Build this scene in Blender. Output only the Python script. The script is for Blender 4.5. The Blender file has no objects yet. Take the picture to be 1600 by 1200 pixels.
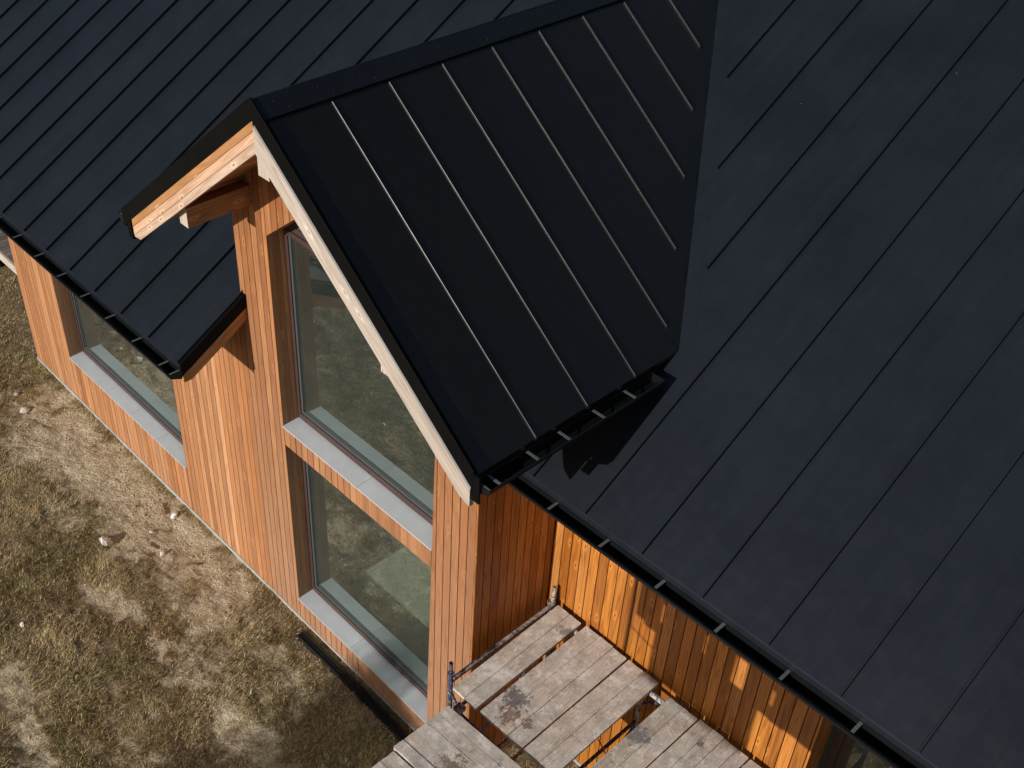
import bpy, math, random
import numpy as np
from mathutils import Vector, Matrix, noise as mnoise
random.seed(7)
rng = np.random.default_rng(11)
S = bpy.context.scene
COL = S.collection

# ------------------------------------------------------------------ camera
cam_d = bpy.data.cameras.new('camera'); cam = bpy.data.objects.new('camera', cam_d); COL.objects.link(cam)
Rm = Matrix(((0.66811738, -0.45481219, 0.58886759), (0.74394942, 0.39494728, -0.53903238), (0.01258684, 0.7982246, 0.60222841)))
cam.matrix_world = Matrix.Translation((4.295265, -4.378176, 9.562013)) @ Rm.to_4x4()
cam_d.sensor_fit = 'HORIZONTAL'; cam_d.sensor_width = 36
cam_d.lens = 1761.29 / 1600 * 36
cam_d.shift_x = 117.0 / 1600; cam_d.shift_y = -36.9 / 1600
cam_d.clip_start = .1; cam_d.clip_end = 2000
S.camera = cam

# ------------------------------------------------------------------ light
SUN_DIR = Vector((-0.022, -0.942, 0.338)).normalized()
el = math.asin(SUN_DIR.z)
w = bpy.data.worlds.new('World'); S.world = w; w.use_nodes = True
nt = w.node_tree; bg = nt.nodes['Background']
sky = nt.nodes.new('ShaderNodeTexSky'); sky.sky_type = 'NISHITA'; sky.sun_disc = False; sky.dust_density = 1.6; sky.air_density = .85
sky.sun_elevation = el; sky.sun_rotation = math.radians(180 + 1.3)
nt.links.new(sky.outputs['Color'], bg.inputs['Color']); bg.inputs['Strength'].default_value = .052
sd = bpy.data.lights.new('sun', 'SUN'); so = bpy.data.objects.new('sun', sd); COL.objects.link(so)
sd.energy = 5.0; sd.angle = math.radians(.45); sd.color = (1, .93, .84)
so.rotation_euler = SUN_DIR.to_track_quat('Z', 'Y').to_euler(); so.location = (0, -20, 20)
vs = S.view_settings; vs.view_transform = 'Standard'; vs.look = 'None'; vs.gamma = 1; vs.exposure = -.08

# ------------------------------------------------------------------ numbers of the place
PIT = .581                                # main roof rise per metre
def mz(y): return 4.037 + PIT * (y - .156)
XA, ZA, Q = -1.553, 6.475, .8             # dormer ridge
def gz(x): return ZA - Q * abs(x - XA)
XG, XGL = .626, -3.732
YF = -.69                                 # front of dormer roof
D = .933                                  # recessed wall
XW = -8.796
XV = -3.04                                # verge of the left eave
YL, ZL = -.73, 3.522
YR, ZR = .156, 4.037
RIDGE_Y = 6.6

# ------------------------------------------------------------------ materials
def newmat(name):
    m = bpy.data.materials.new(name); m.use_nodes = True
    return m, m.node_tree, m.node_tree.nodes['Principled BSDF']
def N(nt, t, **kw):
    n = nt.nodes.new(t)
    for k, v in kw.items():
        if k in n.inputs.keys() if isinstance(k, str) else False: n.inputs[k].default_value = v
        else: setattr(n, k, v)
    return n
def L(nt, a, b): nt.links.new(a, b)
def ramp(nt, src, stops):
    r = nt.nodes.new('ShaderNodeValToRGB'); e = r.color_ramp.elements
    while len(e) < len(stops): e.new(.5)
    for i, (p, c) in enumerate(stops):
        e[i].position = p; e[i].color = (*c, 1) if len(c) == 3 else c
    L(nt, src, r.inputs['Fac']); return r.outputs['Color']
def mix(nt, fac, a, b, mode='MIX'):
    n = nt.nodes.new('ShaderNodeMix'); n.data_type = 'RGBA'; n.blend_type = mode
    for s, v in ((0, fac), (6, a), (7, b)):
        if isinstance(v, (int, float)): n.inputs[s].default_value = v
        elif isinstance(v, tuple): n.inputs[s].default_value = (*v, 1)
        else: L(nt, v, n.inputs[s])
    return n.outputs[2]
def math_n(nt, op, a, b=0., c=None):
    n = nt.nodes.new('ShaderNodeMath'); n.operation = op
    for i, v in enumerate((a, b, c)):
        if v is None: continue
        if isinstance(v, (int, float)): n.inputs[i].default_value = v
        else: L(nt, v, n.inputs[i])
    return n.outputs[0]
def noise(nt, vec, scale, detail=3, rough=.55, dist=0.):
    n = nt.nodes.new('ShaderNodeTexNoise'); n.inputs['Scale'].default_value = scale
    n.inputs['Detail'].default_value = detail; n.inputs['Roughness'].default_value = rough; n.inputs['Distortion'].default_value = dist
    if vec is not None: L(nt, vec, n.inputs['Vector'])
    return n.outputs['Fac']
def mapping(nt, vec, scale, loc=(0, 0, 0)):
    m = nt.nodes.new('ShaderNodeMapping'); m.inputs['Scale'].default_value = scale; m.inputs['Location'].default_value = loc
    L(nt, vec, m.inputs['Vector']); return m.outputs['Vector']
def bump(nt, h, strength, dist, p):
    b = nt.nodes.new('ShaderNodeBump'); b.inputs['Strength'].default_value = strength; b.inputs['Distance'].default_value = dist
    L(nt, h, b.inputs['Height']); L(nt, b.outputs['Normal'], p.inputs['Normal'])

def wood_mat(name, tones, grain=(.55, .3, .14), gmix=.55, rough=.6, knots=True, weather=None):
    """uv = (metres across the board, metres along it); rnd = one number per board"""
    m, nt, p = newmat(name)
    uv = nt.nodes.new('ShaderNodeUVMap').outputs['UV']
    at = nt.nodes.new('ShaderNodeAttribute'); at.attribute_name = 'rnd'; rnd = at.outputs['Fac']
    sep = nt.nodes.new('ShaderNodeSeparateXYZ'); L(nt, uv, sep.inputs[0])
    com = nt.nodes.new('ShaderNodeCombineXYZ')
    L(nt, sep.outputs['X'], com.inputs['X']); L(nt, sep.outputs['Y'], com.inputs['Y']); L(nt, math_n(nt, 'MULTIPLY', rnd, 41.), com.inputs['Z'])
    v = com.outputs[0]
    base = ramp(nt, rnd, [(i / (len(tones) - 1), t) for i, t in enumerate(tones)])
    # cathedral rings: contour lines of a stretched noise
    n1 = noise(nt, mapping(nt, v, (11, .55, 1)), 1, 2, .4, .1)
    s = math_n(nt, 'SINE', math_n(nt, 'MULTIPLY', n1, 62.))
    s = math_n(nt, 'MULTIPLY_ADD', s, .5, .5); s = math_n(nt, 'POWER', s, 4.)
    h2 = math_n(nt, 'FRACT', math_n(nt, 'MULTIPLY', rnd, 17.3)); h3 = math_n(nt, 'FRACT', math_n(nt, 'MULTIPLY', rnd, 53.1))
    fine = noise(nt, mapping(nt, v, (160, 3.5, 1)), 1, 2, .6)
    fstr = math_n(nt, 'MULTIPLY', s, gmix)
    c = mix(nt, fstr, base, grain)
    broad = noise(nt, mapping(nt, v, (6, .8, 1)), 1, 3, .6)
    c = mix(nt, 1., c, ramp(nt, broad, [(.25, (.78, .76, .74)), (.7, (1.12, 1.1, 1.08))]), 'MULTIPLY')
    c = mix(nt, 1., c, ramp(nt, fine, [(.3, (.82, .8, .78)), (.65, (1.06, 1.06, 1.06))]), 'MULTIPLY')
    c = mix(nt, 1., c, ramp(nt, h2, [(0, (.78, .72, .66)), (.45, (1., 1., 1.)), (.8, (1.07, 1.06, 1.05)), (1, (1.32, 1.38, 1.48))]), 'MULTIPLY')
    if knots:
        cv = nt.nodes.new('ShaderNodeCombineXYZ')
        L(nt, math_n(nt, 'MULTIPLY_ADD', sep.outputs['X'], 9., math_n(nt, 'MULTIPLY', h3, 37.)), cv.inputs['X']); L(nt, math_n(nt, 'MULTIPLY_ADD', sep.outputs['Y'], 3.1, math_n(nt, 'MULTIPLY', h2, 29.)), cv.inputs['Y'])
        vo = nt.nodes.new('ShaderNodeTexVoronoi'); vo.voronoi_dimensions = '2D'; vo.inputs['Scale'].default_value = 1; L(nt, cv.outputs[0], vo.inputs['Vector'])
        sc_ = nt.nodes.new('ShaderNodeSeparateColor'); L(nt, vo.outputs['Color'], sc_.inputs[0]); sel = math_n(nt, 'GREATER_THAN', sc_.outputs[0], .68)
        halo = math_n(nt, 'MULTIPLY', ramp(nt, vo.outputs['Distance'], [(.10, (1, 1, 1)), (.24, (0, 0, 0))]), sel)
        k = math_n(nt, 'MULTIPLY', ramp(nt, vo.outputs['Distance'], [(.045, (1, 1, 1)), (.085, (0, 0, 0))]), sel)
        c = mix(nt, math_n(nt, 'MULTIPLY', halo, .35), c, tuple(min(1, x * 1.75) for x in tones[1]))
        c = mix(nt, math_n(nt, 'MULTIPLY', k, .8), c, tuple(x * .55 for x in grain))
    if weather:
        geo = nt.nodes.new('ShaderNodeNewGeometry'); sp = nt.nodes.new('ShaderNodeSeparateXYZ'); L(nt, geo.outputs['Position'], sp.inputs[0])
        z0, z1, col, amt = weather
        f = nt.nodes.new('ShaderNodeMapRange'); f.inputs['From Min'].default_value = z0; f.inputs['From Max'].default_value = z1
        L(nt, math_n(nt, 'ADD', sp.outputs['Z'], math_n(nt, 'MULTIPLY', broad, 1.4)), f.inputs['Value'])
        f.inputs['To Min'].default_value = amt; f.inputs['To Max'].default_value = 0
        wv = mix(nt, 1., col, ramp(nt, fine, [(.3, (.85, .84, .83)), (.7, (1.1, 1.1, 1.1))]), 'MULTIPLY')
        c = mix(nt, math_n(nt, 'MULTIPLY', f.outputs[0], math_n(nt, 'MULTIPLY_ADD', s, -.35, 1.)), c, wv)
    L(nt, c, p.inputs['Base Color']); p.inputs['Roughness'].default_value = rough
    p.inputs['Specular IOR Level'].default_value = .3
    bump(nt, math_n(nt, 'ADD', math_n(nt, 'MULTIPLY', s, -.3), fine), .25, .002, p)
    return m

larch = [(.325, .13, .042), (.375, .165, .062), (.265, .094, .027), (.43, .21, .09), (.34, .138, .045)]
M_front = wood_mat('sun-bleached larch', larch, (.25, .085, .03), .6, .62, True, (1.0, 6.4, (.35, .20, .122), .85))
M_left = wood_mat('larch', [(.34, .132, .038), (.41, .195, .082), (.265, .092, .022), (.375, .16, .055), (.47, .255, .13), (.345, .136, .04)], (.28, .10, .035), .5, .62, True, (-1., 9., (.42, .24, .145), .4))
M_fresh = wood_mat('fresh oiled larch', [(.40, .15, .022), (.46, .185, .036), (.32, .112, .016), (.50, .22, .06), (.42, .16, .028)], (.20, .06, .012), .6, .5)
M_pale = wood_mat('pale planed spruce', [(.46, .415, .375), (.50, .46, .425)], (.34, .27, .215), .55, .7)
M_fascia = wood_mat('fascia larch', [(.54, .30, .14), (.58, .385, .27), (.58, .46, .37)], (.34, .17, .08), .4, .65)
M_beam = wood_mat('beam larch', [(.50, .26, .12), (.54, .29, .14)], (.26, .11, .04), .6, .6)
M_soffit = wood_mat('soffit boards', [(.45, .19, .06), (.50, .23, .08), (.42, .17, .05)], (.3, .12, .04), .4, .6)

def metal_mat(name, col, rough, spec=.5, dust=True, coat=0.):
    m, nt, p = newmat(name)
    tc = nt.nodes.new('ShaderNodeTexCoord').outputs['Object']
    p.inputs['Specular IOR Level'].default_value = spec
    n = noise(nt, tc, 1.3, 4, .6)
    n2 = noise(nt, tc, 9, 4, .7)
    c = mix(nt, 1., col, ramp(nt, n, [(.3, (.80, .80, .82)), (.7, (1.22, 1.2, 1.16))]), 'MULTIPLY')
    st = noise(nt, mapping(nt, tc, (14, .45, .45)), 1, 4, .7)
    c = mix(nt, 1., c, ramp(nt, st, [(.35, (.92, .92, .93)), (.55, (1, 1, 1)), (.75, (1.16, 1.15, 1.12))]), 'MULTIPLY')
    if dust:
        vo = nt.nodes.new('ShaderNodeTexVoronoi'); vo.inputs['Scale'].default_value = 2.6; L(nt, tc, vo.inputs['Vector'])
        k = ramp(nt, vo.outputs['Distance'], [(.007, (1, 1, 1)), (.013, (0, 0, 0))])
        c = mix(nt, math_n(nt, 'MULTIPLY', k, .5), c, (.3, .31, .32))
    L(nt, c, p.inputs['Base Color'])
    r = nt.nodes.new('ShaderNodeMapRange'); L(nt, n2, r.inputs['Value']); r.inputs['To Min'].default_value = rough - .09; r.inputs['To Max'].default_value = rough + .09
    L(nt, r.outputs[0], p.inputs['Roughness'])
    bump(nt, math_n(nt, 'ADD', noise(nt, tc, 2.2, 2, .5), math_n(nt, 'MULTIPLY', noise(nt, tc, 400, 1, .5), .012)), .30, .02, p)
    return m
M_roof = metal_mat('slate blue standing seam steel', (.0092, .0130, .0196), .40, .46)
M_dorm = metal_mat('black standing seam steel', (.0028, .0028, .0028), .30, .5)
M_dorm.node_tree.nodes['Principled BSDF'].inputs['IOR'].default_value = 1.95
M_dorm.node_tree.nodes['Principled BSDF'].inputs['Specular Tint'].default_value = (1, .84, .68, 1)
M_cap = metal_mat('black ridge steel', (.0045, .005, .0058), .33, .9, False)
M_seam = metal_mat('grey folded seam edge', (.010, .011, .0135), .33, .45, False)  # seam folds a little greyer than the pans, without their reflection tint
M_flash = metal_mat('black flashing', (.0036, .0038, .004), .5, .08, False)
M_gutter = metal_mat('black gutter steel', (.006, .007, .008), .32, .45, False)
M_bracket = metal_mat('galvanised bracket', (.10, .115, .12), .45, .5, False)
M_zinc = metal_mat('bare zinc drip edge', (.22, .225, .235), .5, .5, False)

def plain(name, col, rough=.6, var=.12, scale=8, b=.1, spec=.4, metal=0):
    m, nt, p = newmat(name)
    tc = nt.nodes.new('ShaderNodeTexCoord').outputs['Object']
    n = noise(nt, tc, scale, 5, .65)
    c = mix(nt, 1., col, ramp(nt, n, [(.3, (1 - var,) * 3), (.7, (1 + var,) * 3)]), 'MULTIPLY')
    L(nt, c, p.inputs['Base Color']); p.inputs['Roughness'].default_value = rough; p.inputs['Specular IOR Level'].default_value = spec
    p.inputs['Metallic'].default_value = metal
    bump(nt, n, b, .004, p); return m
M_sill = plain('grey porcelain sill', (.45, .475, .51), .45, .07, 5, .05)
M_scrap = plain('old dry wood', (.36, .27, .18), .85, .3, 30, .4)
M_screw = plain('blackened screw', (.03, .031, .033), .5)
M_joint = plain('dark joint', (.09, .09, .1), .8)
M_frame = plain('brown window frame', (.058, .036, .033), .42, .1, 4, .04)
M_gasket = plain('glazing gasket', (.065, .075, .08), .45, .05)
M_dark = plain('dark sheathing membrane', (.02, .018, .016), .9)
M_plinth = plain('white base membrane', (.36, .345, .31), .8, .2, 20)
M_floor = plain('interior screed', (.72, .74, .66), .85, .12, 2.5, .1)
M_wallin = plain('interior plaster board', (.32, .33, .28), .9, .1, 2)
M_rock = plain('pale limestone', (.66, .64, .6), .85, .15, 30, .6)
M_pipe = plain('black plastic channel', (.006, .0065, .008), .7, .3, 30, .2, .2)

def glass_mat():
    m = bpy.data.materials.new('double glazing'); m.use_nodes = True; nt = m.node_tree
    for n in list(nt.nodes): nt.nodes.remove(n)
    out = nt.nodes.new('ShaderNodeOutputMaterial'); t = nt.nodes.new('ShaderNodeBsdfTransparent'); g = nt.nodes.new('ShaderNodeBsdfGlossy')
    t.inputs['Color'].default_value = (.78, .87, .80, 1); g.inputs['Color'].default_value = (.78, .90, .87, 1); g.inputs['Roughness'].default_value = .004
    tc = nt.nodes.new('ShaderNodeTexCoord').outputs['Object']
    b = nt.nodes.new('ShaderNodeBump'); b.inputs['Strength'].default_value = .06; b.inputs['Distance'].default_value = .02
    L(nt, noise(nt, tc, .9, 2, .5), b.inputs['Height']); L(nt, b.outputs[0], g.inputs['Normal'])
    f = nt.nodes.new('ShaderNodeFresnel'); f.inputs['IOR'].default_value = 1.5
    k = math_n(nt, 'MULTIPLY_ADD', f.outputs[0], 1.4, .30); k = math_n(nt, 'MINIMUM', k, .9)
    mx = nt.nodes.new('ShaderNodeMixShader'); L(nt, k, mx.inputs[0]); L(nt, t.outputs[0], mx.inputs[1]); L(nt, g.outputs[0], mx.inputs[2])
    # thin diffuse film: haze painted in for a grey-green lift
    df = nt.nodes.new('ShaderNodeBsdfDiffuse'); df.inputs['Color'].default_value = (.44, .53, .50, 1)
    m2 = nt.nodes.new('ShaderNodeMixShader'); L(nt, ramp(nt, noise(nt, tc, 2.2, 5, .7), [(.3, (.03, .03, .03)), (.8, (.07, .07, .07))]), m2.inputs[0])
    L(nt, mx.outputs[0], m2.inputs[1]); L(nt, df.outputs[0], m2.inputs[2]); L(nt, m2.outputs[0], out.inputs[0]); return m
M_glass = glass_mat()

def plank_mat():
    m, nt, p = newmat('weathered splattered plank')
    uv = nt.nodes.new('ShaderNodeUVMap').outputs['UV']
    at = nt.nodes.new('ShaderNodeAttribute'); at.attribute_name = 'rnd'; rnd = at.outputs['Fac']
    sep = nt.nodes.new('ShaderNodeSeparateXYZ'); L(nt, uv, sep.inputs[0]); com = nt.nodes.new('ShaderNodeCombineXYZ')
    L(nt, sep.outputs['X'], com.inputs['X']); L(nt, sep.outputs['Y'], com.inputs['Y']); L(nt, math_n(nt, 'MULTIPLY', rnd, 23.), com.inputs['Z'])
    v = com.outputs[0]; tc = nt.nodes.new('ShaderNodeNewGeometry').outputs['Position']
    base = ramp(nt, rnd, [(0, (.53, .475, .40)), (.5, (.66, .605, .53)), (1, (.60, .575, .53))])
    n1 = noise(nt, mapping(nt, v, (12, 1.2, 1)), 1, 3, .5, .3)
    s = math_n(nt, 'POWER', math_n(nt, 'MULTIPLY_ADD', math_n(nt, 'SINE', math_n(nt, 'MULTIPLY', n1, 110.)), .5, .5), 2.)
    c = mix(nt, math_n(nt, 'MULTIPLY', s, .38), base, (.30, .235, .18))
    fine = noise(nt, mapping(nt, v, (170, 5, 1)), 1, 3, .65)
    c = mix(nt, 1., c, ramp(nt, fine, [(.3, (.72, .71, .7)), (.68, (1.12, 1.12, 1.12))]), 'MULTIPLY')
    grey = noise(nt, tc, 3.2, 4, .65)
    c = mix(nt, ramp(nt, grey, [(.4, (0, 0, 0)), (.62, (.7, .7, .7))]), c, (.56, .555, .55))
    # plaster smears, white specks, dark paint, brown stain
    wsm = noise(nt, mapping(nt, tc, (1, 1, 1), (5, 3, 0)), 8, 6, .75)
    c = mix(nt, ramp(nt, wsm, [(.5, (0, 0, 0)), (.62, (.8, .8, .8))]), c, (.80, .79, .77))
    c = mix(nt, 1., c, ramp(nt, noise(nt, mapping(nt, tc, (1, 1, 1), (9, 1, 0)), 6, 6, .75), [(.32, (.66, .64, .62)), (.55, (1.02, 1.02, 1.02))]), 'MULTIPLY')
    for sc, th, colr, off in ((34, .13, (.74, .74, .73), 0), (23, .10, (.70, .70, .69), 7), (30, .1, (.09, .07, .06), 13), (60, .14, (.14, .11, .09), 21)):
        vo = nt.nodes.new('ShaderNodeTexVoronoi'); vo.inputs['Scale'].default_value = sc
        wv = nt.nodes.new('ShaderNodeVectorMath'); wv.operation = 'ADD'
        nn = nt.nodes.new('ShaderNodeTexNoise'); nn.inputs['Scale'].default_value = sc * 2.2; L(nt, tc, nn.inputs['Vector'])
        sc2 = nt.nodes.new('ShaderNodeVectorMath'); sc2.operation = 'SCALE'; sc2.inputs['Scale'].default_value = .6 / sc; L(nt, nn.outputs['Color'], sc2.inputs[0])
        L(nt, mapping(nt, tc, (1, 1, 1), (off, off * .3, 0)), wv.inputs[0]); L(nt, sc2.outputs[0], wv.inputs[1]); L(nt, wv.outputs[0], vo.inputs['Vector'])
        k = ramp(nt, vo.outputs['Distance'], [(th, (1, 1, 1)), (th + .05, (0, 0, 0))])
        sel = math_n(nt, 'GREATER_THAN', noise(nt, mapping(nt, tc, (1, 1, 1), (off + 2, 0, 0)), 5, 3, .6), .53)
        c = mix(nt, math_n(nt, 'MULTIPLY', math_n(nt, 'MULTIPLY', k, sel), .85), c, colr)
    for (x, y, r, colr) in ((.62, -.10, .14, (.085, .085, .10)), (.70, -.24, .12, (.17, .105, .075)), (.85, -.2, .06, (.16, .10, .07)), (.76, -.92, .16, (.17, .115, .08)), (.97, -.62, .08, (.10, .11, .13)), (1.50, .38, .13, (.13, .14, .16)), (1.86, .70, .05, (.1, .1, .12)), (.42, .70, .09, (.2, .19, .18))):
        vd = nt.nodes.new('ShaderNodeVectorMath'); vd.operation = 'DISTANCE'; L(nt, tc, vd.inputs[0]); vd.inputs[1].default_value = (x, y, 1.94)
        dd = math_n(nt, 'ADD', math_n(nt, 'DIVIDE', vd.outputs['Value'], r), math_n(nt, 'MULTIPLY_ADD', noise(nt, tc, 19, 6, .8), 4.2, -2.1))
        k = ramp(nt, math_n(nt, 'MULTIPLY', dd, .5), [(.28, (.78, .78, .78)), (.38, (0, 0, 0))])
        c = mix(nt, k, c, colr)
    L(nt, c, p.inputs['Base Color']); p.inputs['Roughness'].default_value = .8; p.inputs['Specular IOR Level'].default_value = .2
    bump(nt, math_n(nt, 'ADD', fine, math_n(nt, 'MULTIPLY', grey, .5)), .5, .004, p)
    return m
M_plank = plank_mat()

def tube_mat():
    m, nt, p = newmat('chipped blue scaffold paint')
    tc = nt.nodes.new('ShaderNodeTexCoord').outputs['Object']
    n = noise(nt, tc, 22, 5, .7); n2 = noise(nt, tc, 45, 4, .7)
    c = mix(nt, ramp(nt, n, [(.5, (0, 0, 0)), (.56, (1, 1, 1))]), (.035, .05, .12), (.05, .045, .04))
    c = mix(nt, ramp(nt, n2, [(.59, (0, 0, 0)), (.63, (1, 1, 1))]), c, (.5, .5, .5))
    L(nt, c, p.inputs['Base Color']); p.inputs['Roughness'].default_value = .55; bump(nt, n2, .4, .003, p); return m
M_tube = tube_mat()
def tube_mat2():
    m, nt, p = newmat('plaster-crusted tube')
    tc = nt.nodes.new('ShaderNodeTexCoord').outputs['Object']
    n = noise(nt, tc, 26, 5, .75)
    c = mix(nt, ramp(nt, n, [(.42, (0, 0, 0)), (.55, (1, 1, 1))]), (.05, .05, .07), (.42, .41, .39))
    L(nt, c, p.inputs['Base Color']); p.inputs['Roughness'].default_value = .75; bump(nt, n, .6, .006, p); return m
M_tube2 = tube_mat2()

# ------------------------------------------------------------------ mesh builder
class MB:
    def __init__(s): s.v = []; s.f = []; s.uv = []; s.r = []; s.m = []
    def face(s, pts, grain=(0, 0, 1), r=0., mi=0, off=0.):
        pts = [Vector(p) for p in pts]
        i = len(s.v); s.v += [tuple(p) for p in pts]; s.f.append(tuple(range(i, i + len(pts))))
        n = (pts[1] - pts[0]).cross(pts[2] - pts[0])
        if n.length < 1e-12 and len(pts) > 3: n = (pts[2] - pts[0]).cross(pts[3] - pts[0])
        g = Vector(grain).normalized()
        if n.length < 1e-12: n = Vector((0, 0, 1))
        n.normalize()
        a = g.cross(n)
        if a.length < .2: a = Vector((0, 1, 0)).cross(n) if abs(n.y) < .9 else Vector((1, 0, 0))
        a.normalize()
        s.uv += [(p.dot(a) + off, p.dot(g)) for p in pts]; s.r.append(r); s.m.append(mi)
    def prism(s, poly, ext, grain=(0, 0, 1), r=0., mi=0):
        """poly: planar outline, counter-clockwise seen from the side opposite ext"""
        poly = [Vector(p) for p in poly]; e = Vector(ext)
        nn = Vector((0, 0, 0))
        for i in range(len(poly)): nn += poly[i].cross(poly[(i + 1) % len(poly)])
        if nn.dot(e) > 0: poly = poly[::-1]
        s.face(poly, grain, r, mi); s.face([p + e for p in poly[::-1]], grain, r, mi)
        for i in range(len(poly)):
            a, b = poly[i], poly[(i + 1) % len(poly)]
            s.face([b, a, a + e, b + e], grain, r, mi)
    def box(s, lo, hi, grain=(0, 0, 1), r=0., mi=0):
        (a, b, c), (d, e, f) = lo, hi
        s.prism([(a, b, c), (d, b, c), (d, e, c), (a, e, c)], (0, 0, f - c), grain, r, mi)
    def obox(s, o, ax, ay, az, grain=None, r=0., mi=0):
        """oriented box from corner o with edge vectors"""
        o, ax, ay, az = map(Vector, (o, ax, ay, az))
        s.prism([o, o + ax, o + ax + ay, o + ay], az, grain or ax, r, mi)
    def tube(s, p0, p1, rad, n=12, r=0., mi=0, hollow=False, caps=True):
        p0, p1 = Vector(p0), Vector(p1); d = (p1 - p0).normalized()
        a = d.orthogonal().normalized(); b = d.cross(a)
        R0 = [p0 + (a * math.cos(t) + b * math.sin(t)) * rad for t in [2 * math.pi * i / n for i in range(n)]]
        R1 = [q + (p1 - p0) for q in R0]
        for i in range(n): s.face([R0[i], R0[(i + 1) % n], R1[(i + 1) % n], R1[i]], d, r, mi)
        if hollow:
            ins = [p1 + (q - p1) * .8 for q in R1]; dn = [q - d * .08 for q in ins]
            for i in range(n):
                j = (i + 1) % n
                s.face([R1[i], R1[j], ins[j], ins[i]], d, r, mi); s.face([ins[i], ins[j], dn[j], dn[i]], d, r, mi)
            s.face(dn, d, r, mi)
        elif caps: s.face(R1, d, r, mi)
        if caps: s.face(R0[::-1], d, r, mi)
    def build(s, name, mats, parent=None, smooth=False):
        me = bpy.data.meshes.new(name); me.from_pydata(s.v, [], s.f)
        u = me.uv_layers.new(name='UVMap'); u.data.foreach_set('uv', np.array(s.uv, 'f').ravel())
        a = me.attributes.new('rnd', 'FLOAT', 'FACE'); a.data.foreach_set('value', np.array(s.r, 'f'))
        for m in (mats if isinstance(mats, (list, tuple)) else [mats]): me.materials.append(m)
        me.polygons.foreach_set('material_index', np.array(s.m, 'i'))
        if smooth: me.shade_smooth() if hasattr(me, 'shade_smooth') else None
        me.update()
        o = bpy.data.objects.new(name, me); COL.objects.link(o)
        if parent: o.parent = parent
        return o
def empty(name, loc=(0, 0, 0)):
    o = bpy.data.objects.new(name, None); COL.objects.link(o); o.location = loc; return o
def tag(o, label=None, cat=None, group=None, kind=None):
    for k, v in (('label', label), ('category', cat), ('group', group), ('kind', kind)):
        if v: o[k] = v
    return o
def R(): return random.random()

# ------------------------------------------------------------------ ground
def fbm(x, y, s, o=4):
    return mnoise.fractal(Vector((x * s, y * s, 3.7)), 1.0, 2.0, o)
SAND = [  # centre x,y, half length, half width, angle, strength
    (-6.6, -.52, 1.3, .42, 4, 1.35), (-5.2, -.46, 1.3, .40, -2, 1.4), (-4.1, -.38, .8, .28, 0, 1.15), (-3.5, -.62, .7, .25, -25, .6),
    (-7.0, -.9, .7, .3, 10, .8), (-4.7, -.85, .6, .2, 10, .7), (-2.9, -.5, .5, .14, -10, .55), (-3.0, -1.0, .7, .2, -20, .5), (-4.1, -1.42, .45, .15, 8, .8), (-3.3, -1.35, .5, .09, 5, .45), (-2.55, -1.28, .6, .14, 4, .7), (-1.75, -1.3, .6, .16, 0, .65), (-1.2, -1.35, .6, .25, 0, .5),
    (-3.9, -2.8, .45, .17, 10, .6), (-3.1, -2.95, .5, .13, 0, .55), (-2.1, -.62, .4, .18, -20, .45), (-5.6, -1.25, .5, .14, 12, .4), (-7.6, -.3, .5, .14, 0, .5), (-2.2, -2.2, .7, .12, 0, .5)]
def sandness(x, y):
    v = 0
    wx = x + .22 * fbm(x, y, 2.1, 5); wy = y + .20 * fbm(x + 9, y, 2.9, 5)
    for cx, cy, a, b, an, st in SAND:
        c, s_ = math.cos(math.radians(an)), math.sin(math.radians(an)); dx, dy = wx - cx, wy - cy
        u, q = (dx * c + dy * s_) / a, (-dx * s_ + dy * c) / b
        v = max(v, st * math.exp(-(u * u + q * q) ** 1.4 * .6))
    return min(1, max(0, v * (.95 + .45 * fbm(x + 3, y, 1.9, 3)) + .30 * fbm(x, y, 5.5, 4) + .12 * fbm(x, y, 16, 3) - .03))
def gh(x, y):
    h = .045 * fbm(x, y, .8) + .020 * fbm(x, y, 5) + .011 * fbm(x, y, 19, 3)
    k = min(1, max(0, (-.02 - y) / .35))
    s_ = .3 + .7 * k
    z = -.035 + h * s_ - .02 * sandness(x, y)
    if -2.6 < x < .6 and -.24 < y < -.03: z = min(z, -.03)
    return z
def axis(a, b, step, far):
    m = list(np.arange(a, b + 1e-6, step)); lo = []; d = step; q = a
    while q > -far: d *= 1.5; q -= d; lo.append(q)
    hi = []; d = step; q = b
    while q < far: d *= 1.5; q += d; hi.append(q)
    return np.array(lo[::-1] + m + hi)
gx, gy = axis(-13, 3, .028, 400), axis(-4.2, 1.2, .026, 400)
verts = []; sattr = []
for y in gy:
    near = -4.3 < y < 1.3
    for x in gx:
        if near and -13.1 < x < 3.1: verts.append((x, y, gh(x, y))); sattr.append(sandness(x, y))
        else: verts.append((x, y, -.04)); sattr.append(.25 if abs(x) < 16 and -9 < y < 4 else -.6)
nx = len(gx); faces = [(j * nx + i, j * nx + i + 1, (j + 1) * nx + i + 1, (j + 1) * nx + i) for j in range(len(gy) - 1) for i in range(nx - 1)]
me = bpy.data.meshes.new('ground'); me.from_pydata(verts, [], faces)
a = me.attributes.new('sand', 'FLOAT', 'POINT'); a.data.foreach_set('value', np.array(sattr, 'f'))
me.polygons.foreach_set('use_smooth', [True] * len(faces))
ground = bpy.data.objects.new('ground', me); COL.objects.link(ground); tag(ground, kind='structure', label='sandy building plot soil with bare tracks and dry grass')
m, nt, p = newmat('sandy soil'); me.materials.append(m)
at = nt.nodes.new('ShaderNodeAttribute'); at.attribute_name = 'sand'; tc = nt.nodes.new('ShaderNodeTexCoord').outputs['Object']
n1 = noise(nt, tc, 2.5, 6, .7); n2 = noise(nt, tc, 28, 5, .75); n3 = noise(nt, tc, 9, 6, .7, .6)
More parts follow.
